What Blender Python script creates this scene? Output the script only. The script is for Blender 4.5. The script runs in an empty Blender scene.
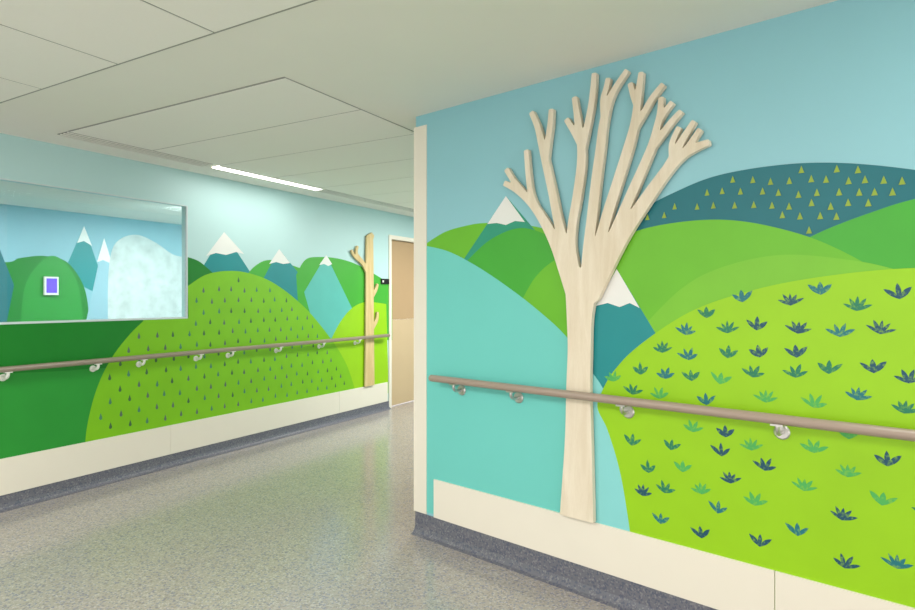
import bpy, bmesh, math, random
import numpy as np
from mathutils import Vector, Matrix
from mathutils.geometry import tessellate_polygon
random.seed(4)
S = bpy.context.scene
S.view_settings.view_transform = 'Standard'
S.view_settings.look = 'None'
S.view_settings.exposure = 0.0

CH, F, HY, CX = 1.4, 610.0, 298.0, 457.5
CEIL = 2.485

# ------------------------------------------------------------ materials
def lin(c):
    r = []
    for v in c:
        v /= 255.0
        r.append(v/12.92 if v <= 0.04045 else ((v+0.055)/1.055)**2.4)
    return (*r, 1.0)
MATS = {}
def paint(name, rgb, rough=0.45, var=0.06, scale=6.0, bump=0.05, spec=0.4, metallic=0.0):
    if name in MATS: return MATS[name]
    m = bpy.data.materials.new(name); m.use_nodes = True
    nt = m.node_tree; b = nt.nodes['Principled BSDF']
    tc = nt.nodes.new('ShaderNodeTexCoord')
    no = nt.nodes.new('ShaderNodeTexNoise'); no.inputs['Scale'].default_value = scale
    no.inputs['Detail'].default_value = 6
    nt.links.new(tc.outputs['Object'], no.inputs['Vector'])
    mx = nt.nodes.new('ShaderNodeMix'); mx.data_type = 'RGBA'
    c = lin(rgb)
    mx.inputs[6].default_value = tuple(x*(1-var) for x in c[:3])+(1,)
    mx.inputs[7].default_value = tuple(min(1, x*(1+var)) for x in c[:3])+(1,)
    nt.links.new(no.outputs['Fac'], mx.inputs[0])
    nt.links.new(mx.outputs[2], b.inputs['Base Color'])
    b.inputs['Roughness'].default_value = rough
    b.inputs['Metallic'].default_value = metallic
    b.inputs['Specular IOR Level'].default_value = spec
    if bump:
        n2 = nt.nodes.new('ShaderNodeTexNoise'); n2.inputs['Scale'].default_value = 220
        nt.links.new(tc.outputs['Object'], n2.inputs['Vector'])
        bp = nt.nodes.new('ShaderNodeBump'); bp.inputs['Strength'].default_value = bump
        bp.inputs['Distance'].default_value = 0.002
        nt.links.new(n2.outputs['Fac'], bp.inputs['Height'])
        nt.links.new(bp.outputs['Normal'], b.inputs['Normal'])
    MATS[name] = m
    return m
def brushed(name, rgb, under, amount=0.5, scale=90):
    """dry-brushed paint: broken coverage over the colour underneath"""
    m = bpy.data.materials.new(name); m.use_nodes = True
    nt = m.node_tree; b = nt.nodes['Principled BSDF']
    tc = nt.nodes.new('ShaderNodeTexCoord')
    no = nt.nodes.new('ShaderNodeTexNoise'); no.inputs['Scale'].default_value = scale
    no.inputs['Detail'].default_value = 3
    nt.links.new(tc.outputs['Object'], no.inputs['Vector'])
    cr = nt.nodes.new('ShaderNodeValToRGB')
    cr.color_ramp.elements[0].position = 0.50; cr.color_ramp.elements[0].color = (0,0,0,1)
    cr.color_ramp.elements[1].position = 0.70; cr.color_ramp.elements[1].color = (amount,)*3+(1,)
    nt.links.new(no.outputs['Fac'], cr.inputs[0])
    mx = nt.nodes.new('ShaderNodeMix'); mx.data_type = 'RGBA'
    mx.inputs[6].default_value = lin(rgb); mx.inputs[7].default_value = lin(under)
    nt.links.new(cr.outputs[0], mx.inputs[0]); nt.links.new(mx.outputs[2], b.inputs['Base Color'])
    b.inputs['Roughness'].default_value = 0.5
    return m

def speckle(name, base, specks, rough=0.3):
    m = bpy.data.materials.new(name); m.use_nodes = True
    nt = m.node_tree; b = nt.nodes['Principled BSDF']
    tc = nt.nodes.new('ShaderNodeTexCoord')
    col = nt.nodes.new('ShaderNodeTexNoise'); col.inputs['Scale'].default_value = 1.3
    nt.links.new(tc.outputs['Object'], col.inputs['Vector'])
    mx = nt.nodes.new('ShaderNodeMix'); mx.data_type = 'RGBA'
    c = lin(base)
    mx.inputs[6].default_value = tuple(x*0.95 for x in c[:3])+(1,)
    mx.inputs[7].default_value = tuple(x*1.05 for x in c[:3])+(1,)
    nt.links.new(col.outputs['Fac'], mx.inputs[0])
    prev = mx.outputs[2]
    for i, (sc, rgb, t, scale) in enumerate(specks):
        v = nt.nodes.new('ShaderNodeTexVoronoi'); v.inputs['Scale'].default_value = scale
        mp = nt.nodes.new('ShaderNodeMapping'); mp.inputs['Location'].default_value = (i*3.7, i*1.3, i*2.1)
        nt.links.new(tc.outputs['Object'], mp.inputs['Vector'])
        nt.links.new(mp.outputs[0], v.inputs['Vector'])
        lt = nt.nodes.new('ShaderNodeMath'); lt.operation = 'LESS_THAN'; lt.inputs[1].default_value = t
        sp = nt.nodes.new('ShaderNodeSeparateColor')
        nt.links.new(v.outputs['Color'], sp.inputs[0])
        nt.links.new(sp.outputs[0], lt.inputs[0])
        ml = nt.nodes.new('ShaderNodeMath'); ml.operation = 'MULTIPLY'; ml.inputs[1].default_value = sc
        nt.links.new(lt.outputs[0], ml.inputs[0])
        m2 = nt.nodes.new('ShaderNodeMix'); m2.data_type = 'RGBA'
        nt.links.new(ml.outputs[0], m2.inputs[0])
        nt.links.new(prev, m2.inputs[6]); m2.inputs[7].default_value = lin(rgb)
        prev = m2.outputs[2]
    nt.links.new(prev, b.inputs['Base Color'])
    b.inputs['Roughness'].default_value = rough
    return m

def wood(name, c1, c2):
    m = bpy.data.materials.new(name); m.use_nodes = True
    nt = m.node_tree; b = nt.nodes['Principled BSDF']
    tc = nt.nodes.new('ShaderNodeTexCoord')
    mp = nt.nodes.new('ShaderNodeMapping'); mp.inputs['Scale'].default_value = (6, 6, 0.7)
    nt.links.new(tc.outputs['Object'], mp.inputs['Vector'])
    no = nt.nodes.new('ShaderNodeTexNoise'); no.inputs['Scale'].default_value = 3
    no.inputs['Detail'].default_value = 6; no.inputs['Distortion'].default_value = 0.8
    nt.links.new(mp.outputs[0], no.inputs['Vector'])
    w = nt.nodes.new('ShaderNodeTexNoise'); w.inputs['Scale'].default_value = 50
    nt.links.new(mp.outputs[0], w.inputs['Vector'])
    ad = nt.nodes.new('ShaderNodeMath'); ad.operation = 'MULTIPLY_ADD'; ad.inputs[1].default_value = 0.25
    nt.links.new(w.outputs['Fac'], ad.inputs[0]); nt.links.new(no.outputs['Fac'], ad.inputs[2])
    cr = nt.nodes.new('ShaderNodeValToRGB')
    cr.color_ramp.elements[0].position = 0.35; cr.color_ramp.elements[0].color = lin(c2)
    cr.color_ramp.elements[1].position = 0.85; cr.color_ramp.elements[1].color = lin(c1)
    nt.links.new(ad.outputs[0], cr.inputs[0])
    nt.links.new(cr.outputs[0], b.inputs['Base Color'])
    b.inputs['Roughness'].default_value = 0.65
    b.inputs['Specular IOR Level'].default_value = 0.25
    return m

def emis(name, rgb, st):
    m = bpy.data.materials.new(name); m.use_nodes = True
    b = m.node_tree.nodes['Principled BSDF']
    b.inputs['Base Color'].default_value = lin(rgb)
    b.inputs['Emission Color'].default_value = lin(rgb)
    b.inputs['Emission Strength'].default_value = st
    return m

M_SKY   = paint('paint_sky', (184, 216, 216), var=0.03, scale=2)
M_SKYR  = paint('paint_sky_right', (144, 198, 208), var=0.03, scale=2)
M_CEIL  = paint('ceiling_plaster', (240, 237, 228), rough=0.8, var=0.01, bump=0)
M_TILE  = paint('ceiling_tile', (247, 243, 236), rough=0.85, var=0.015, scale=90, bump=0.1)
M_TEE   = paint('ceiling_tee_grey', (158, 156, 149), rough=0.6, var=0.01, bump=0)
M_CREAM = paint('cream_vinyl', (234, 227, 212), rough=0.45, var=0.015, bump=0)
M_FLOOR = speckle('speckled_vinyl_floor', (166, 159, 153),
                  [(0.5, (100, 108, 146), 0.2, 115), (0.45, (200, 194, 188), 0.18, 130), (0.35, (126, 114, 108), 0.14, 100)], rough=0.17)
M_SKIRT = speckle('speckled_vinyl_skirting', (108, 109, 118),
                  [(0.6, (72, 78, 102), 0.25, 120), (0.5, (150, 147, 147), 0.15, 140)], rough=0.35)
M_PLY   = wood('pale_plywood', (236, 225, 205), (217, 202, 176))
M_PLY2  = wood('warm_plywood', (222, 199, 150), (196, 170, 118))
M_RAIL  = paint('rail_vinyl', (160, 143, 129), rough=0.3, var=0.02, bump=0)
M_METAL = paint('brushed_metal', (200, 198, 194), rough=0.28, var=0.03, bump=0, metallic=0.9)
M_BRK   = paint('bracket_white', (232, 232, 224), rough=0.3, var=0.0, bump=0)
M_TAN   = paint('door_tan', (182, 152, 116), rough=0.4, var=0.03, bump=0)
M_TAN2  = paint('door_beige', (202, 178, 142), rough=0.4, var=0.03, bump=0)
M_BLACK = paint('black_plastic', (25, 25, 25), rough=0.4, var=0, bump=0)
M_DARK  = paint('slot_grey', (120, 120, 112), rough=0.6, var=0, bump=0)
M_FRAME = paint('window_frame_grey', (205, 216, 218), rough=0.3, var=0.01, bump=0)

# ------------------------------------------------------------ frames
class Plane:
    def __init__(s, P, d, n):
        s.P = Vector(P); s.d = Vector(d).normalized(); s.n = Vector(n).normalized()
    def w(s, u, v, off=0.0):
        p = s.P + s.d*u + s.n*off
        return Vector((p.x, p.y, v))
    def px(s, x, y, off=0.0):
        r = (x-CX)/F
        P = s.P + s.n*off
        u = (r*P.y-P.x)/(s.d.x-r*s.d.y)
        Y = P.y+u*s.d.y
        return (u, CH-(y-HY)*Y/F)
D1 = Vector((0.5, 0.8660254)); N1 = Vector((0.8660254, -0.5))
def AN(a, n, z=0.0):
    p = D1*a+N1*n
    return Vector((p.x, p.y, z))
NL = -4.61
PL = Plane(N1*NL, D1, N1)
C = Vector((-0.2484, 3.653))
PR = Plane(C, (0.753, -0.658), (-0.658, -0.753))
RLEN = 4.2
NC = C.dot(N1); AC = C.dot(D1)

def obj(name, verts, faces, mats, midx=None, parent=None, smooth=False):
    me = bpy.data.meshes.new(name)
    me.from_pydata([tuple(v) for v in verts], [], faces)
    for m in (mats if isinstance(mats, list) else [mats]): me.materials.append(m)
    if midx:
        for p, i in zip(me.polygons, midx): p.material_index = i
    if smooth:
        for p in me.polygons: p.use_smooth = True
    me.update()
    o = bpy.data.objects.new(name, me)
    S.collection.objects.link(o)
    if parent: o.parent = parent
    return o
def empty(name):
    e = bpy.data.objects.new(name, None); S.collection.objects.link(e); return e

class MB:
    """mesh accumulator"""
    def __init__(s): s.v=[]; s.f=[]; s.m=[]; s.mats=[]
    def mi(s, m):
        if m not in s.mats: s.mats.append(m)
        return s.mats.index(m)
    def add(s, vs, fs, mat):
        b = len(s.v); k = s.mi(mat)
        s.v += [Vector(v) for v in vs]
        for f in fs: s.f.append([i+b for i in f]); s.m.append(k)
    def box(s, pl, u0, u1, v0, v1, o0, o1, mat):
        vs = [pl.w(u, v, o) for o in (o0, o1) for v in (v0, v1) for u in (u0, u1)]
        fs = [(0,1,3,2),(4,6,7,5),(0,4,5,1),(2,3,7,6),(0,2,6,4),(1,5,7,3)]
        s.add(vs, fs, mat)
    def abox(s, a0, a1, n0, n1, z0, z1, mat):
        vs = [AN(a, n, z) for z in (z0, z1) for n in (n0, n1) for a in (a0, a1)]
        fs = [(0,1,3,2),(4,6,7,5),(0,4,5,1),(2,3,7,6),(0,2,6,4),(1,5,7,3)]
        s.add(vs, fs, mat)
    def tube(s, pts, r, mat, seg=12, cap=True):
        pts = [Vector(p) for p in pts]; n = len(pts)
        rs = r if isinstance(r, (list, tuple)) else [r]*n
        vs = []; prevx = None
        for i, p in enumerate(pts):
            t = (pts[min(i+1, n-1)]-pts[max(i-1, 0)]).normalized()
            ref = Vector((0,0,1)) if abs(t.z) < 0.9 else Vector((1,0,0))
            if prevx is None: x = t.cross(ref).normalized()
            else: x = (prevx - t*prevx.dot(t)).normalized()
            prevx = x; y = t.cross(x)
            for k in range(seg):
                a = 2*math.pi*k/seg
                vs.append(p+(x*math.cos(a)+y*math.sin(a))*rs[i])
        fs = []
        for i in range(n-1):
            for k in range(seg):
                k2 = (k+1)%seg
                fs.append((i*seg+k, i*seg+k2, (i+1)*seg+k2, (i+1)*seg+k))
        if cap:
            fs.append(tuple(range(seg))); fs.append(tuple((n-1)*seg+k for k in range(seg)))
        s.add(vs, fs, mat)
    def poly(s, pl, uv, off, mat):
        tr = tessellate_polygon([[Vector((u, v, 0)) for u, v in uv]])
        s.add([pl.w(u, v, off) for u, v in uv], [tuple(t) for t in tr], mat)
    def done(s, name, parent=None, smooth=False, fixn=True):
        o = obj(name, s.v, s.f, s.mats, s.m, parent)
        if fixn:
            bm = bmesh.new(); bm.from_mesh(o.data)
            bmesh.ops.recalc_face_normals(bm, faces=bm.faces[:])
            bm.to_mesh(o.data); bm.free()
        if smooth:
            for p in o.data.polygons: p.use_smooth = len(p.vertices) == 4
        return o

# ------------------------------------------------------------ room shell
A0, A1 = -3.5, 10.5
mb = MB(); mb.abox(A0, A1, -7.6, 5.5, -0.1, 0.0, M_FLOOR); mb.done('floor')
mb = MB(); mb.abox(A0, A1, -7.6, 5.5, CEIL, CEIL+0.1, M_CEIL); mb.done('ceiling')
WU0, WU1, WV0, WV1 = 0.55, 3.36, 1.235, 2.185
DU0, DU1, DV = 6.27, 7.25, 2.17
T = 0.07
mb = MB()
for (u0, u1, v0, v1) in [(A0, WU0, 0, CEIL), (WU0, WU1, 0, WV0), (WU0, WU1, WV1, CEIL),
                         (WU1, DU0, 0, CEIL), (DU0, DU1, DV, CEIL), (DU1, A1, 0, CEIL)]:
    mb.box(PL, u0, u1, v0, v1, -T, 0, M_SKY)
mb.done('wall_left')
mb = MB(); mb.box(PR, 0.0, RLEN, 0, CEIL, -0.14, 0, M_SKYR); mb.done('wall_right')
mb = MB(); mb.abox(AC+0.03, A1, NC+0.01, NC+0.13, 0, CEIL, M_SKY); mb.done('wall_return')
mb = MB(); mb.abox(A1-0.12, A1, NL, NC, 0, CEIL, M_SKY); mb.done('wall_end')

def skirt(name, pl, u0, u1, h=0.105):
    prof = [(0.0, h), (0.006, h), (0.008, 0.04), (0.014, 0.02), (0.026, 0.008), (0.045, 0.002), (0.045, 0.0), (0.0, 0.0)]
    vs = [pl.w(u, z, o) for u in (u0, u1) for o, z in prof]; n = len(prof)
    fs = [(i, (i+1)%n, (i+1)%n+n, i+n) for i in range(n)]+[tuple(range(n)), tuple(range(n, 2*n))]
    m = MB(); m.add(vs, fs, M_SKIRT); m.done(name)
skirt('baseboard_left', PL, A0, DU0-0.02, 0.10)
skirt('baseboard_right', PR, -0.0, RLEN, 0.125)
PRet = Plane(C+D1*0.03+N1*0.01, D1, -N1)
skirt('baseboard_return', PRet, 0, 7)
mb = MB()
edges = [A0, 0.8, 3.2, 5.3, DU0-0.06]
for a, b in zip(edges[:-1], edges[1:]):
    mb.box(PL, a, b-0.002, 0.102, 0.342, 0, 0.012, M_CREAM)
mb.done('trim_1')
mb = MB()
j = PR.px(776, 570)[0]
u0 = PR.px(435, 500)[0]
edges = [u0, j, RLEN]
for a, b in zip(edges[:-1], edges[1:]):
    mb.box(PR, a, b-0.003, 0.127, 0.347, 0, 0.012, M_CREAM)
mb.done('trim_2')

gw = PR.px(427, 300)[0]
mb = MB()
mb.box(PR, -0.008, gw, 0.127, 2.42, 0.0005, 0.006, M_CREAM)
mb.abox(AC-0.006, AC+0.09, NC-0.012, NC-0.002, 0.127, 2.42, M_CREAM)
mb.done('trim_3')

# ------------------------------------------------------------ murals
def cat(pts, k=10):
    out = []; n = len(pts)
    for i in range(n-1):
        p0 = pts[max(i-1,0)]; p1 = pts[i]; p2 = pts[i+1]; p3 = pts[min(i+2,n-1)]
        for j in range(k):
            t = j/k
            out.append(tuple(0.5*((2*p1[q])+(-p0[q]+p2[q])*t+(2*p0[q]-5*p1[q]+4*p2[q]-p3[q])*t*t+(-p0[q]+3*p1[q]-3*p2[q]+p3[q])*t**3) for q in (0,1)))
    out.append(pts[-1]); return out
def inside(uv, p):
    c = False; n = len(uv); j = n-1
    for i in range(n):
        if ((uv[i][1] > p[1]) != (uv[j][1] > p[1])) and p[0] < (uv[j][0]-uv[i][0])*(p[1]-uv[i][1])/(uv[j][1]-uv[i][1]+1e-12)+uv[i][0]:
            c = not c
        j = i
    return c
class Mural:
    def __init__(s, pl): s.pl = pl; s.mb = MB(); s.off = 0.0006; s.sh = {}
    def add(s, curve, close, mat, key=None, vclose=None, smooth=True):
        pts = [s.pl.px(*p) for p in curve]
        uv = cat(pts) if smooth else list(pts)
        uv += [s.pl.px(*p) for p in close]
        if vclose:
            uv += [(uv[-1][0], vclose), (uv[0][0], vclose)]
        s.mb.poly(s.pl, uv, s.off, mat); s.off += 0.0003
        if key: s.sh[key] = uv
        return uv

g_dark  = paint('paint_dark_green', (18, 124, 32), var=0.08)
g_dark2 = paint('paint_hill_green', (40, 146, 50), var=0.08)  # flat mural green of the front hills
g_mid   = paint('paint_mid_green', (68, 168, 50), var=0.08)
g_leaf  = paint('paint_leaf_green', (106, 184, 38), var=0.08)
g_leaf2 = paint('paint_leaf_green_pale', (120, 190, 46), var=0.08)
g_lime  = paint('paint_lime', (150, 203, 18), var=0.07)
g_limeL = paint('paint_lime_left', (124, 190, 18), var=0.1)
t_dark  = paint('paint_dark_teal', (18, 108, 118), var=0.08)
t_mid   = paint('paint_teal', (28, 138, 142), var=0.06)
t_green = paint('paint_teal_green', (45, 150, 120), var=0.06)
t_light = paint('paint_light_teal', (94, 186, 176), var=0.06)
t_aqua  = paint('paint_aqua', (112, 203, 194), var=0.03, scale=3)
t_sky2  = paint('paint_pale_aqua', (136, 210, 210), var=0.03)
w_cap   = paint('paint_snow', (232, 232, 228), var=0.02)
tri_c   = paint('paint_tiny_tree', (140, 168, 56), var=0.1)

R = Mural(PR)
B = 0.14
R.add([(427,243),(445,232),(465,226),(485,223),(520,224),(560,232)], [(575,330),(427,330)], g_leaf)
R.add([(506,196),(462,262),(500,300),(575,330),(562,262)], [], t_green, smooth=False)
R.add([(506,196),(487.5,224),(497,223),(506,225),(515,221),(525,222)], [], w_cap, smooth=False)
R.add([(466,262),(490,240),(520,228),(550,236),(577,250)], [(577,345),(520,330)], g_mid)
R.add([(522,300),(535,278),(552,262),(577,250)], [(577,350),(540,330)], g_leaf)
R.add([(427,246),(450,252),(480,268),(515,292),(545,316),(566,336),(590,366),(612,410),(624,470),(631,535)], [], t_aqua, vclose=B)
hill_dark = [(580,290),(600,250),(640,212),(680,190),(720,175),(780,165),(840,163),(915,170),(1000,186),(1200,230),(1500,300)]
R.add(hill_dark, [], t_dark, key='dark', vclose=0.9)
R.add([(800,242),(830,228),(870,213),(915,199),(1000,182),(1150,170),(1500,190)], [], g_mid, key='right', vclose=0.9)
hill_mid = [(578,285),(590,265),(607,246),(640,230),(690,221),(740,221),(800,234),(850,255),(900,285),(1000,340)]
R.add(hill_mid, [], g_leaf, key='mid', vclose=0.95)
R.add([(640,330),(680,290),(720,268),(780,255),(850,260),(905,272),(1000,300),(1200,360)], [], g_leaf2, vclose=0.9)
R.add([(617,269),(578,340),(578,440),(640,400),(660,340)], [], t_mid, smooth=False)
R.add([(617,269),(596,306),(608,303),(620,307),(630,303),(640,308)], [], w_cap, smooth=False)
R.add([(578,345),(590,368),(606,394),(618,440),(624,470),(631,535)], [], t_sky2, vclose=B)
lime = [(632,545),(628,515),(620,470),(608,430),(598,408),(602,392),(615,370),(640,345),(690,312),(750,291),(820,277),(915,268),(1050,270),(1250,290),(1500,330)]
uvl = cat([PR.px(*p) for p in lime]); uvl += [(uvl[-1][0], B), (uvl[0][0], B)]
R.mb.poly(PR, uvl, R.off, g_lime); R.off += 0.0003; R.sh['lime'] = uvl
for r_i, y in enumerate(range(172, 246, 12)):
    for x in range(648, 1100, 19):
        X = x+(r_i%2)*9.5+random.uniform(-2.5,2.5); Y = y+random.uniform(-2,2)
        q = PR.px(X, Y); qt = PR.px(X, Y-6)
        if inside(R.sh['dark'], qt) and inside(R.sh['dark'], PR.px(X,Y-9)) and not inside(R.sh['mid'], PR.px(X, Y+3)) and not inside(R.sh['right'], PR.px(X, Y+3)):
            w, h = 0.010, 0.028
            R.mb.poly(PR, [(q[0]-w, q[1]), (q[0]+w, q[1]), (q[0], q[1]+h)], R.off, tri_c)
U = (146, 198, 30)
lc = [brushed('leaf_navy_teal', (8, 74, 98), U), brushed('leaf_green', (20, 120, 88), U),
      brushed('leaf_light_green', (72, 172, 84), U), brushed('leaf_teal', (14, 112, 120), U)]
def motif(mbb, pl, u, v, off, size, mat):
    rot = random.uniform(-0.16, 0.16)
    kind = random.random()
    if kind < 0.5:    # three broad leaves
        spec = [(0.0, 1.05, 0.17), (0.85, 1.1, 0.165), (-0.85, 1.1, 0.165)]
    elif kind < 0.75: # four leaves, open centre
        spec = [(0.38, 1.05, 0.15), (-0.38, 1.05, 0.15), (1.1, 1.05, 0.14), (-1.1, 1.05, 0.14)]
    else:
        spec = [(0.55, 1.0, 0.125), (-0.55, 1.0, 0.125), (1.15, 1.0, 0.12), (-1.15, 1.0, 0.12), (0, 1.0, 0.125)]
    for i, (ang, L, wd) in enumerate(spec):
        L *= size*random.uniform(0.9, 1.1); wd *= size*random.uniform(0.88, 1.15)
        N = 8; c = []; a0 = ang*0.8+rot; a1 = ang*1.1+rot
        x = y = 0.0
        for k in range(N+1):
            t = k/N; a = a0+(a1-a0)*t
            c.append((x, y, a)); x += math.sin(a)*L/N; y += math.cos(a)*L/N
        lft = []; rgt = []
        for k, (x, y, a) in enumerate(c):
            t = k/N; w = wd*(math.sin(math.pi*min(1, t**1.1))**0.85 if 0 < t < 1 else 0.03)
            lft.append((u+x-math.cos(a)*w, v+y+math.sin(a)*w-size*0.5)); rgt.append((u+x+math.cos(a)*w, v+y-math.sin(a)*w-size*0.5))
        mbb.poly(pl, rgt+lft[::-1], off+i*0.00004, mat)
L = """743,296,3 791,299,0 821,288,3 857,304,1 900,292,0 707,312,1 686,329,3 728,327,1 757,324,0 798,327,0 840,330,3 880,327,0
663,347,1 689,354,3 728,352,1 760,351,0 797,351,0 641,369,1 666,373,3 692,375,1 720,378,2 753,371,1 796,371,1 829,367,1 874,366,0 909,376,0
633,389,1 660,393,2 707,399,3 766,396,2 814,401,2 857,393,3 904,406,1 632,440,1 671,444,1 693,426,2 726,431,0 752,444,2 814,446,2 849,432,2 888,459,0
649,467,1 683,466,2 722,450,0 765,464,0 848,470,2 643,490,0 665,487,1 702,488,2 731,477,0 755,499,2 804,484,2 882,498,2 661,518,3 718,507,3 702,532,0 760,540,0 798,529,3 842,513,0 845,561,0 897,561,3
935,330,0 945,385,1 940,300,2 950,440,0 930,510,1 960,500,3 950,570,0 985,300,0 990,350,3 1000,400,1 990,460,2 1010,540,0 1040,320,1 1050,380,0 1060,450,3 1080,520,1 614,376,2""".split()
for s in L:
    x, y, c = s.split(',')
    u, v = PR.px(float(x), float(y))
    if v > 0.38: motif(R.mb, PR, u, v, R.off, 0.050, lc[int(c)])
R.mb.done('wall_mural_right', fixn=False)

Lm = Mural(PL)
Lm.add([(224,232),(196,278),(262,300),(262,290)], [], t_mid, smooth=False)
Lm.add([(224,232),(206,256),(216,253),(226,255),(236,252),(244,254)], [], w_cap, smooth=False)
Lm.add([(187.5,257),(200,262),(215,275)], [(240,340),(187.5,340)], g_dark)
Lm.add([(240,284),(255,266),(272,260),(300,268)], [(330,340),(240,340)], g_mid)
Lm.add([(279,249),(262,281),(300,320),(320,300)], [], t_mid, smooth=False)
Lm.add([(279,249),(269,264),(276,262),(283,264),(290,263)], [], w_cap, smooth=False)
Lm.add([(296,275),(305,260),(318,257),(340,259),(362,267),(392,285)], [(392,340),(300,340)], g_mid)
Lm.add([(326,255),(304,292),(330,385),(372,350)], [], t_light, smooth=False)
Lm.add([(326,255),(319,265),(324,264),(328,266),(332,264)], [], w_cap, smooth=False)
Lm.add([(328,345),(340,322),(352,308),(366,302),(386,304)], [(388,370)], g_lime, vclose=0.2)
Lm.mb.poly(PL, [(-3.4, 0.2), (PL.px(187,400)[0], 0.2), (PL.px(187.3,400)[0], WV0-0.003), (-3.4, WV0-0.003)], Lm.off, g_dark); Lm.off += 0.0003
Lm.add([(-500,395),(-200,388),(0,374),(60,371),(110,368),(150,372)], [], g_dark2, vclose=0.2)
c1 = [(84,455),(87,425),(96,390),(110,360),(128,336),(143,321)]
c2 = [(187.6,286),(205,275),(225,271),(248,273),(275,284),(305,308),(330,338),(345,362),(353,384),(356,400)]
uv = cat([PL.px(*p) for p in c1]) + [(PL.px(143,321)[0], WV0-0.003), (WU1+0.012, WV0-0.003)] + cat([PL.px(*p) for p in c2])
uv[0] = (uv[0][0], 0.2); uv.append((uv[-1][0], 0.2))
Lm.mb.poly(PL, uv, Lm.off, g_limeL); Lm.off += 0.0003
dr = [paint('drop_dark', (62, 104, 62), var=0.1, bump=0), paint('drop_teal', (70, 128, 96), var=0.1, bump=0), paint('drop_slate', (88, 110, 92), var=0.1, bump=0)]
ri = 0; v = 0.42
while v < 1.7:
    u = 2.4+(ri%2)*0.075
    while u < 5.8:
        x = u+random.uniform(-.012,.012); y = v+random.uniform(-.01,.01)
        if all(inside(uv, q) for q in ((x,y+.07),(x,y-.03),(x-.04,y),(x+.04,y))) and not (x < WU1+.02 and y > WV0-.06):
            w, h = 0.0125, 0.029
            Lm.mb.poly(PL, [(x,y+h),(x+w*.6,y+h*.2),(x+w,y-h*.35),(x+w*.5,y-h*.8),(x-w*.5,y-h*.8),(x-w,y-h*.35),(x-w*.6,y+h*.2)], Lm.off, random.choice(dr))
        u += 0.15
    v += 0.096; ri += 1
Lm.mb.done('wall_mural_left', fixn=False)

# ------------------------------------------------------------ plywood trees from silhouette field
def silhouette(pl, strokes, off0, thick, base=None, res=0.004, slim=1.0):
    groups = []
    for si, st in enumerate(strokes):
        pts = []
        for (x, y, w) in st:
            if si > 0: w *= slim
            u, v = pl.px(x, y, off0+thick)
            P = pl.w(u, v, off0+thick)
            pts.append((u, v, 0.5*w*P.y/F))
        n = len(pts); out = []
        for i in range(n-1):
            p0 = pts[max(i-1,0)]; p1 = pts[i]; p2 = pts[i+1]; p3 = pts[min(i+2,n-1)]
            for j in range(6):
                t = j/6
                out.append(tuple(0.5*((2*p1[q])+(-p0[q]+p2[q])*t+(2*p0[q]-5*p1[q]+4*p2[q]-p3[q])*t*t+(-p0[q]+3*p1[q]-3*p2[q]+p3[q])*t**3) for q in (0,1,2)))
        out.append(pts[-1])
        groups.append(out)
    allp = [p for s in groups for p in s]
    umin = min(p[0]-p[2] for p in allp)-.02; umax = max(p[0]+p[2] for p in allp)+.02
    vmin = min(p[1]-p[2] for p in allp)-.02; vmax = max(p[1]+p[2] for p in allp)+.02
    nu = int((umax-umin)/res)+2; nv = int((vmax-vmin)/res)+2
    U, V = np.meshgrid(umin+np.arange(nu)*res, vmin+np.arange(nv)*res, indexing='ij')
    Dm = np.full(U.shape, 1e3)
    for out in groups:
        Ds = np.full(U.shape, 1e3)
        for a, b in zip(out[:-1], out[1:]):
            ax, ay, ar = a; bx, by, br = b
            dx, dy = bx-ax, by-ay; L2 = dx*dx+dy*dy+1e-12
            t = np.clip(((U-ax)*dx+(V-ay)*dy)/L2, 0, 1)
            Ds = np.minimum(Ds, np.hypot(U-(ax+t*dx), V-(ay+t*dy))-(ar+t*(br-ar)))
        a, b = out[-2], out[-1]
        dx, dy = b[0]-a[0], b[1]-a[1]; l = math.hypot(dx, dy)+1e-9
        hp = ((U-b[0])*dx+(V-b[1])*dy)/l - 0.001
        near = np.hypot(U-b[0], V-b[1]) < max(0.03, 3*b[2])
        Ds = np.where(near, np.maximum(Ds, hp), Ds)
        Dm = np.minimum(Dm, Ds)
    for _ in range(2):
        P = np.pad(Dm, 1, mode='edge')
        Dm = (P[1:-1,1:-1]*4+P[:-2,1:-1]+P[2:,1:-1]+P[1:-1,:-2]+P[1:-1,2:])/8
    if base is not None: Dm = np.maximum(Dm, base-V)
    verts = []; idx = {}
    def vid(key, u, v):
        if key not in idx:
            idx[key] = len(verts); verts.append((u, v))
        return idx[key]
    polys = []; bd = []
    ins = Dm < 0
    for i in range(nu-1):
        for j in range(nv-1):
            c = ((i,j),(i+1,j),(i+1,j+1),(i,j+1))
            q = [bool(ins[p]) for p in c]
            if not any(q): continue
            loop = []; cr = []
            for e in range(4):
                p, r = c[e], c[(e+1)%4]
                if q[e]: loop.append(vid(p, U[p], V[p]))
                if q[e] != q[(e+1)%4]:
                    t = Dm[p]/(Dm[p]-Dm[r])
                    key = (min(p,r), max(p,r))
                    w = vid(key, U[p]+(U[r]-U[p])*t, V[p]+(V[r]-V[p])*t)
                    loop.append(w); cr.append((w, q[e]))
            if len(loop) >= 3: polys.append(loop)
            for m in range(len(cr)):
                if cr[m][1]: bd.append((cr[m][0], cr[(m+1)%len(cr)][0]))
    n = len(verts)
    V3 = [pl.w(u, v, off0+thick) for u, v in verts]+[pl.w(u, v, off0) for u, v in verts]
    fs = [tuple(p) for p in polys]+[tuple(x+n for x in reversed(p)) for p in polys]
    fs += [(a, b, b+n, a+n) for a, b in bd]
    return V3, fs
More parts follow.
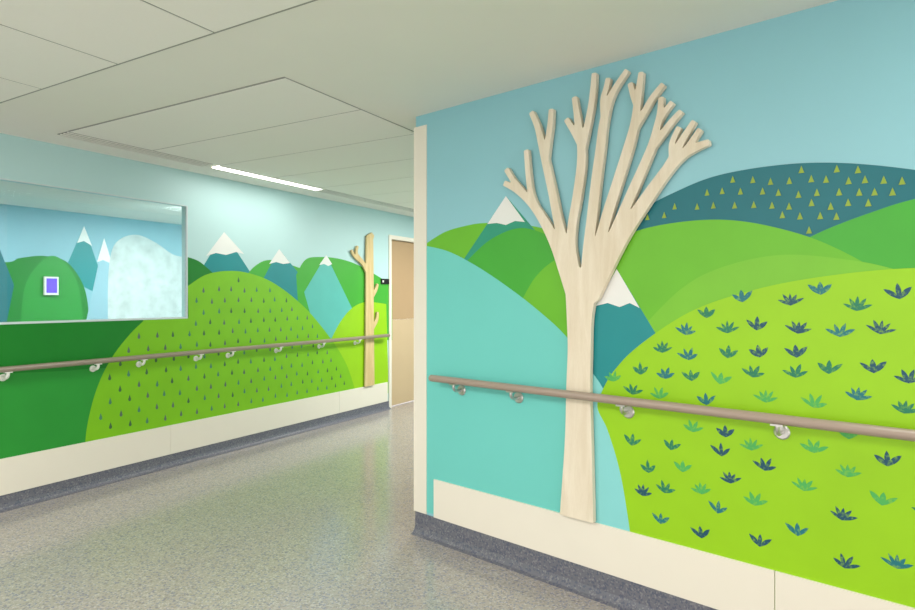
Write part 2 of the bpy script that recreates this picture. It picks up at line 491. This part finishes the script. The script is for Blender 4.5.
tree = [
 [(576,530,39),(577,490,35),(578,440,30),(578,390,27),(579,350,26),(579,320,28),(580,295,33),(581,268,38)],
 # A low left
 [(574,292,22),(566,270,19),(555,243,14),(543,220,11),(531,203,9),(517,190,7.5),(504,183,6)],
 [(529,200,8),(519,188,7),(512,179,6),(506,169,6)],
 [(538,212,8),(531,195,7),(528,175,6.5),(526,150,6)],
 # B
 [(574,285,18),(566,252,13),(558,222,11),(552,192,10),(546,165,9.5),(541,142,8.5),(537,126,7),(531,112,6)],
 [(545,158,9),(548,138,7.5),(550,124,7),(551,109,6)],
 # C
 [(576,285,16),(571,250,12),(572,225,11),(577,195,11),(581,165,11),(581,145,10),(578,124,8.5),(576,110,7),(574,97,6)],
 [(580,143,8),(574,132,7),(566,119,6)],
 [(582,148,9),(587,126,8),(591,105,7.5),(593,88,7),(594,73,6)],
 # D
 [(586,285,16),(588,250,13),(592,215,12.5),(596,180,12),(600,150,11.5),(603,125,10.5),(608,103,9),(615,88,7),(627,70,6)],
 [(604,120,8),(603,100,7),(606,88,6.5),(608,78,6)],
 # E
 [(588,290,18),(597,252,14),(607,215,13),(618,180,12.5),(628,148,12),(634,125,10),(637,105,8.5),(639,88,7.5),(641,72,6)],
 [(633,130,8),(644,112,7.5),(652,98,7),(663,84,6)],
 [(637,106,7),(633,95,6.5),(630,83,6)],
 # F
 [(592,290,18),(605,255,14),(619,222,12.5),(632,192,12),(643,167,11),(652,145,10),(657,126,8),(660,112,7),(661,97,6)],
 [(651,148,9),(662,134,8),(671,122,7),(681,111,6)],
 [(658,122,7),(665,111,6),(672,102,6)],
 # G
 [(590,292,26),(606,262,22),(624,232,17),(642,205,15.5),(658,182,14),(671,165,13),(683,154,11),(696,147,9),(709,142,7)],
 [(663,175,12),(674,156,10),(682,140,8),(694,121,6)],
 [(680,158,8),(690,144,7),(700,129,6)],
 [(672,158,7),(672,143,6.5),(679,127,6)],
]
V3, fs = silhouette(PR, tree, 0.010, 0.026, PR.px(577, 519, 0.036)[1], slim=0.9)
obj('wooden_tree_cutout', V3, fs, M_PLY)
tree2 = [
 [(370,392,15),(370,360,14),(370,320,12.5),(370,280,12),(370,250,11),(370,238,10)],
 [(370,240,9),(368,235,4)], [(370,240,9),(373,234,5)],
 [(370,275,7),(364,264,5),(357,254,3.5),(358,246,2.5)], [(362,262,4),(355,256,3),(352,250,2.5)],
 [(371,298,6),(376,290,4),(378,284,3)], [(371,330,6),(377,320,4),(378,312,3)],
]
V3, fs = silhouette(PL, tree2, 0.0125, 0.02, PL.px(370, 386, 0.04)[1], res=0.006)
obj('wooden_tree_cutout', V3, fs, M_PLY2)

# ------------------------------------------------------------ handrails
def handrail(pl, u0, u1, z, us, mat_b, style):
    e = empty('handrail')
    o = 0.075; r = 0.0195
    m = MB()
    pts = [pl.w(u0-0.001, z, o), pl.w(u0+0.004, z, o), pl.w(u0+0.014, z, o), pl.w(u1, z, o)]
    m.tube(pts, [0.010, 0.017, r, r], M_RAIL, seg=20)
    m.done('rail', e, smooth=True)
    for i, u in enumerate(us):
        m = MB()
        m.box(pl, u-0.022, u+0.022, z-r-0.005, z-r+0.002, o-0.012, o+0.012, mat_b)
        arc = [pl.w(u, z-r-0.002, o)]
        for k in range(7):
            a = math.pi/2*k/6
            arc.append(pl.w(u, z-r-0.012-0.028*math.sin(a), o-0.03*(1-math.cos(a))))
        arc.append(pl.w(u, z-r-0.04, 0.01))
        m.tube(arc, 0.008 if style else 0.010, mat_b)
        m.tube([pl.w(u, z-r-0.04, 0.0), pl.w(u, z-r-0.04, 0.008), pl.w(u, z-r-0.04, 0.012)],
               [0.029, 0.029, 0.024] if style else [0.024, 0.024, 0.02], mat_b, seg=24)
        m.done('bracket_%d' % (i+1), e, smooth=False)
    return e
zr = 0.945
ur0 = PR.px(430, 377, 0.075)[0]
handrail(PR, ur0, 4.0, zr, [PR.px(x, 400, 0.02)[0] for x in (460, 517, 627, 781, 1040)]+[3.6], M_METAL, True)
zl = 0.935
ul1 = PL.px(389, 335, 0.075)[0]
handrail(PL, -3.0, ul1, zl, [-2.4, -1.2, 0.0, 1.0]+[PL.px(x, 370, 0.02)[0] for x in (4, 94, 140, 197, 229, 277, 320, 356)], M_BRK, False)

# ------------------------------------------------------------ ceiling details
g = 0.006
mb = MB()
mb.abox(-3.0, 1.66+g, NL+0.02, -0.09, CEIL-0.003, CEIL-0.0005, M_TEE)
for i in range(-1, 6):
    n0 = -4.11+0.67*i; n1 = n0+0.67
    n0 = max(n0, NL+0.02)
    for a0, a1 in ((-3.0, -0.74), (-0.74, 0.46), (0.46, 1.66)):
        if i in (1, 4) and a0 == -0.74: continue
        mb.abox(a0+g, a1-g, n0+g, n1-g, CEIL-0.005, CEIL-0.0005, M_TILE)
mb.done('ceiling_tiles')
mb = MB()
mb.abox(2.17-g, 9.78, -4.17, -2.235+g, CEIL-0.003, CEIL-0.0005, M_TEE)
for a0 in [2.17+0.585*k for k in range(13)]:
    mb.abox(a0+g, a0+0.585-g, -4.165, -2.235, CEIL-0.005, CEIL-0.0005, M_TILE)
mb.done('ceiling_tiles')
mb = MB()
mb.abox(2.17, 3.29, -4.31, -4.19, CEIL-0.004, CEIL-0.0005, M_DARK)
mb.abox(4.60, 9.8, -4.31, -4.19, CEIL-0.004, CEIL-0.0005, M_DARK)
for n0 in (-4.315, -4.277, -4.237, -4.195):
    mb.abox(2.17, 3.29, n0, n0+0.012, CEIL-0.010, CEIL-0.004, M_CEIL)
    mb.abox(4.60, 9.8, n0, n0+0.012, CEIL-0.010, CEIL-0.004, M_CEIL)
mb.done('linear_air_diffuser')
mb = MB()
M_TUBE = emis('light_diffuser', (255, 252, 244), 6)
mb.abox(3.36, 4.57, -4.28, -4.18, CEIL-0.009, CEIL-0.0005, M_TUBE)
for n0 in (-4.29, -4.18):
    mb.abox(3.35, 4.58, n0, n0+0.010, CEIL-0.010, CEIL-0.0005, M_CEIL)
mb.done('linear_ceiling_light')

def area(name, a, n, sa, sn, power, z=CEIL-0.012, col=(1.0, 0.965, 0.93)):
    l = bpy.data.lights.new(name, 'AREA'); l.shape = 'RECTANGLE'
    l.size = sn; l.size_y = sa; l.energy = power; l.color = col
    o = bpy.data.objects.new(name, l); S.collection.objects.link(o)
    o.location = AN(a, n, z)
    o.rotation_euler = (0, 0, -math.radians(30))
    return o
area('unseen_ceiling_light', -0.14, -3.1, 1.15, 0.62, 64)
area('unseen_ceiling_light', -0.14, -1.1, 1.15, 0.62, 48)
area('unseen_ceiling_light', 6.6, -3.0, 2.2, 0.7, 100)  # added panel out of view, lifts the general light in the corridor
area('unseen_ceiling_light', 1.9, 1.2, 1.15, 0.6, 22)
area('linear_light_lamp', 3.96, -4.23, 1.15, 0.08, 5, z=CEIL-0.0115)

# ------------------------------------------------------------ interior window, made-up room painted as its reflections
RB = Plane(N1*(-6.1), D1, N1)
RC = 2.22
e = empty('window_1')
mb = MB()
fw = 0.012
mb.box(PL, WU0-fw, WU1+0.004, WV0-0.010, WV0+0.005, -0.02, 0.006, M_FRAME)
mb.box(PL, WU0-fw, WU1+0.004, WV1-0.004, WV1+0.004, -0.02, 0.005, M_FRAME)
mb.box(PL, WU1-0.008, WU1+0.004, WV0+0.005, WV1-0.004, -0.02, 0.005, M_FRAME)
mb.box(PL, WU0-fw, WU0, WV0+0.005, WV1-0.004, -0.02, 0.005, M_FRAME)
mb.done('frame', e)
mg = bpy.data.materials.new('window_glass'); mg.use_nodes = True
nt = mg.node_tree; nt.nodes.clear()
out = nt.nodes.new('ShaderNodeOutputMaterial'); mix = nt.nodes.new('ShaderNodeMixShader')
tp = nt.nodes.new('ShaderNodeBsdfTransparent'); tp.inputs[0].default_value = (0.96, 0.98, 0.98, 1)
gl = nt.nodes.new('ShaderNodeBsdfGlossy'); gl.inputs['Roughness'].default_value = 0.01
fr = nt.nodes.new('ShaderNodeFresnel'); fr.inputs[0].default_value = 1.6
nt.links.new(fr.outputs[0], mix.inputs[0]); nt.links.new(tp.outputs[0], mix.inputs[1]); nt.links.new(gl.outputs[0], mix.inputs[2])
nt.links.new(mix.outputs[0], out.inputs[0])
mb = MB(); mb.box(PL, WU0, WU1-0.008, WV0+0.005, WV1-0.004, -0.006, -0.002, mg); mb.done('glass', e)

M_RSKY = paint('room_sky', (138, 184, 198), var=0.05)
M_PALE = paint('pale_mottled_reflection', (196, 206, 204), var=0.4, scale=9)  # mottled pale paint stands in for the blurred reflection in the glass
M_BLUEM = paint('pale_blue_mountain', (150, 188, 202), var=0.05)
mb = MB(); mb.box(RB, -0.6, 5.3, 0, RC, -0.1, 0, M_RSKY); mb.done('standin_room_back')  # invented room, built to show behind the glass in place of reflections
mb = MB(); mb.abox(5.2, 5.3, -6.1, NL-T-0.001, 0, RC, M_RSKY); mb.abox(-0.6, -0.5, -6.1, NL-T-0.001, 0, RC, M_RSKY); mb.done('standin_room_sides')
mb = MB(); mb.abox(-0.6, 5.3, -6.2, NL-T-0.001, RC, RC+0.05, M_CEIL); mb.done('standin_room_ceiling')
Rm = Mural(RB)
Rm.add([(84,226),(62,276),(110,300)], [], t_mid, smooth=False)
Rm.add([(84,226),(77,243),(84,241),(92,246)], [], w_cap, smooth=False)
Rm.add([(-300,240),(-100,250),(0,262),(20,258),(45,256),(68,263),(85,290),(90,330)], [], g_dark, vclose=0.9)
Rm.add([(0,250),(-60,262),(-100,330),(5,330),(14,285)], [], t_dark, smooth=False)
Rm.add([(20,335),(24,290),(35,268),(50,256),(64,262),(78,285),(84,330)], [], g_dark2, vclose=0.9)
Rm.add([(104,238),(84,330),(124,330),(124,290)], [], M_BLUEM, smooth=False)
Rm.add([(104,238),(97,262),(103,260),(112,264)], [], w_cap, smooth=False)
Rm.add([(108,335),(108,280),(112,250),(122,238),(138,235),(156,243),(172,254),(186,258),(215,266)], [], M_PALE, vclose=0.9)
Rm.mb.done('reflection_mural', fixn=False)  # painted shapes imitate the soft reflections on the window
e = empty('wall_touchscreen')
u0, v0 = RB.px(43, 295); u1, v1 = RB.px(57, 277)
mb = MB(); mb.box(RB, u0, u1, v0, v1, 0.008, 0.03, M_BRK); mb.done('housing', e)
mb = MB(); mb.box(RB, u0+.015, u1-.015, v0+.02, v1-.015, 0.03, 0.032, emis('purple_screen', (90, 60, 190), 0.8)); mb.done('screen', e)
area('standin_room_light', 1.5, -5.35, 1.9, 0.3, 42, z=RC-0.01, col=(1.0, 0.99, 0.97))
area('standin_room_light', 4.0, -4.95, 1.2, 0.3, 42, z=RC-0.01, col=(1.0, 0.99, 0.97))  # second lamp, added to brighten the made-up room

# ------------------------------------------------------------ door
e = empty('door_1')
mb = MB()
mb.box(PL, DU0-0.03, DU0+0.02, 0, DV+0.03, -T, 0.014, M_CREAM)
mb.box(PL, DU1-0.02, DU1+0.03, 0, DV+0.03, -T, 0.014, M_CREAM)
mb.box(PL, DU0+0.02, DU1-0.02, DV-0.02, DV+0.03, -T, 0.014, M_CREAM)
mb.done('frame', e)
mb = MB()
mb.box(PL, DU0+0.022, DU1-0.022, 1.12, DV-0.022, -0.09, -0.050, M_TAN)
mb.box(PL, DU0+0.022, DU1-0.022, 0.012, 1.117, -0.09, -0.050, M_TAN2)
mb.done('leaf', e)
mb = MB()
mb.tube([PL.w(DU1-0.12, 1.0, -0.05), PL.w(DU1-0.12, 1.0, -0.01), PL.w(DU1-0.14, 1.0, -0.005), PL.w(DU1-0.25, 1.0, -0.005)], 0.009, M_METAL)
mb.done('lever_handle', e)
u0, v0 = PL.px(380.5, 284); u1, v1 = PL.px(389, 279)
mb = MB(); mb.box(PL, u0, min(u1, DU0-0.035), v0, v1, 0.0045, 0.016, M_BLACK)
mb.box(PL, u0+0.02, u0+0.05, v0+0.02, v1-0.02, 0.016, 0.0165, M_BRK); mb.done('door_sign')

# ------------------------------------------------------------ world + camera
w = bpy.data.worlds.new('World'); S.world = w; w.use_nodes = True
w.node_tree.nodes['Background'].inputs[0].default_value = (1.0, 0.965, 0.93, 1)
w.node_tree.nodes['Background'].inputs[1].default_value = 2.2
cam = bpy.data.cameras.new('camera'); co = bpy.data.objects.new('camera', cam)
S.collection.objects.link(co)
co.location = (0, 0, CH); co.rotation_euler = (math.radians(90), 0, 0)
cam.sensor_width = 36; cam.lens = 24.0; cam.shift_y = -7.0/915
cam.clip_start = 0.05
S.camera = co
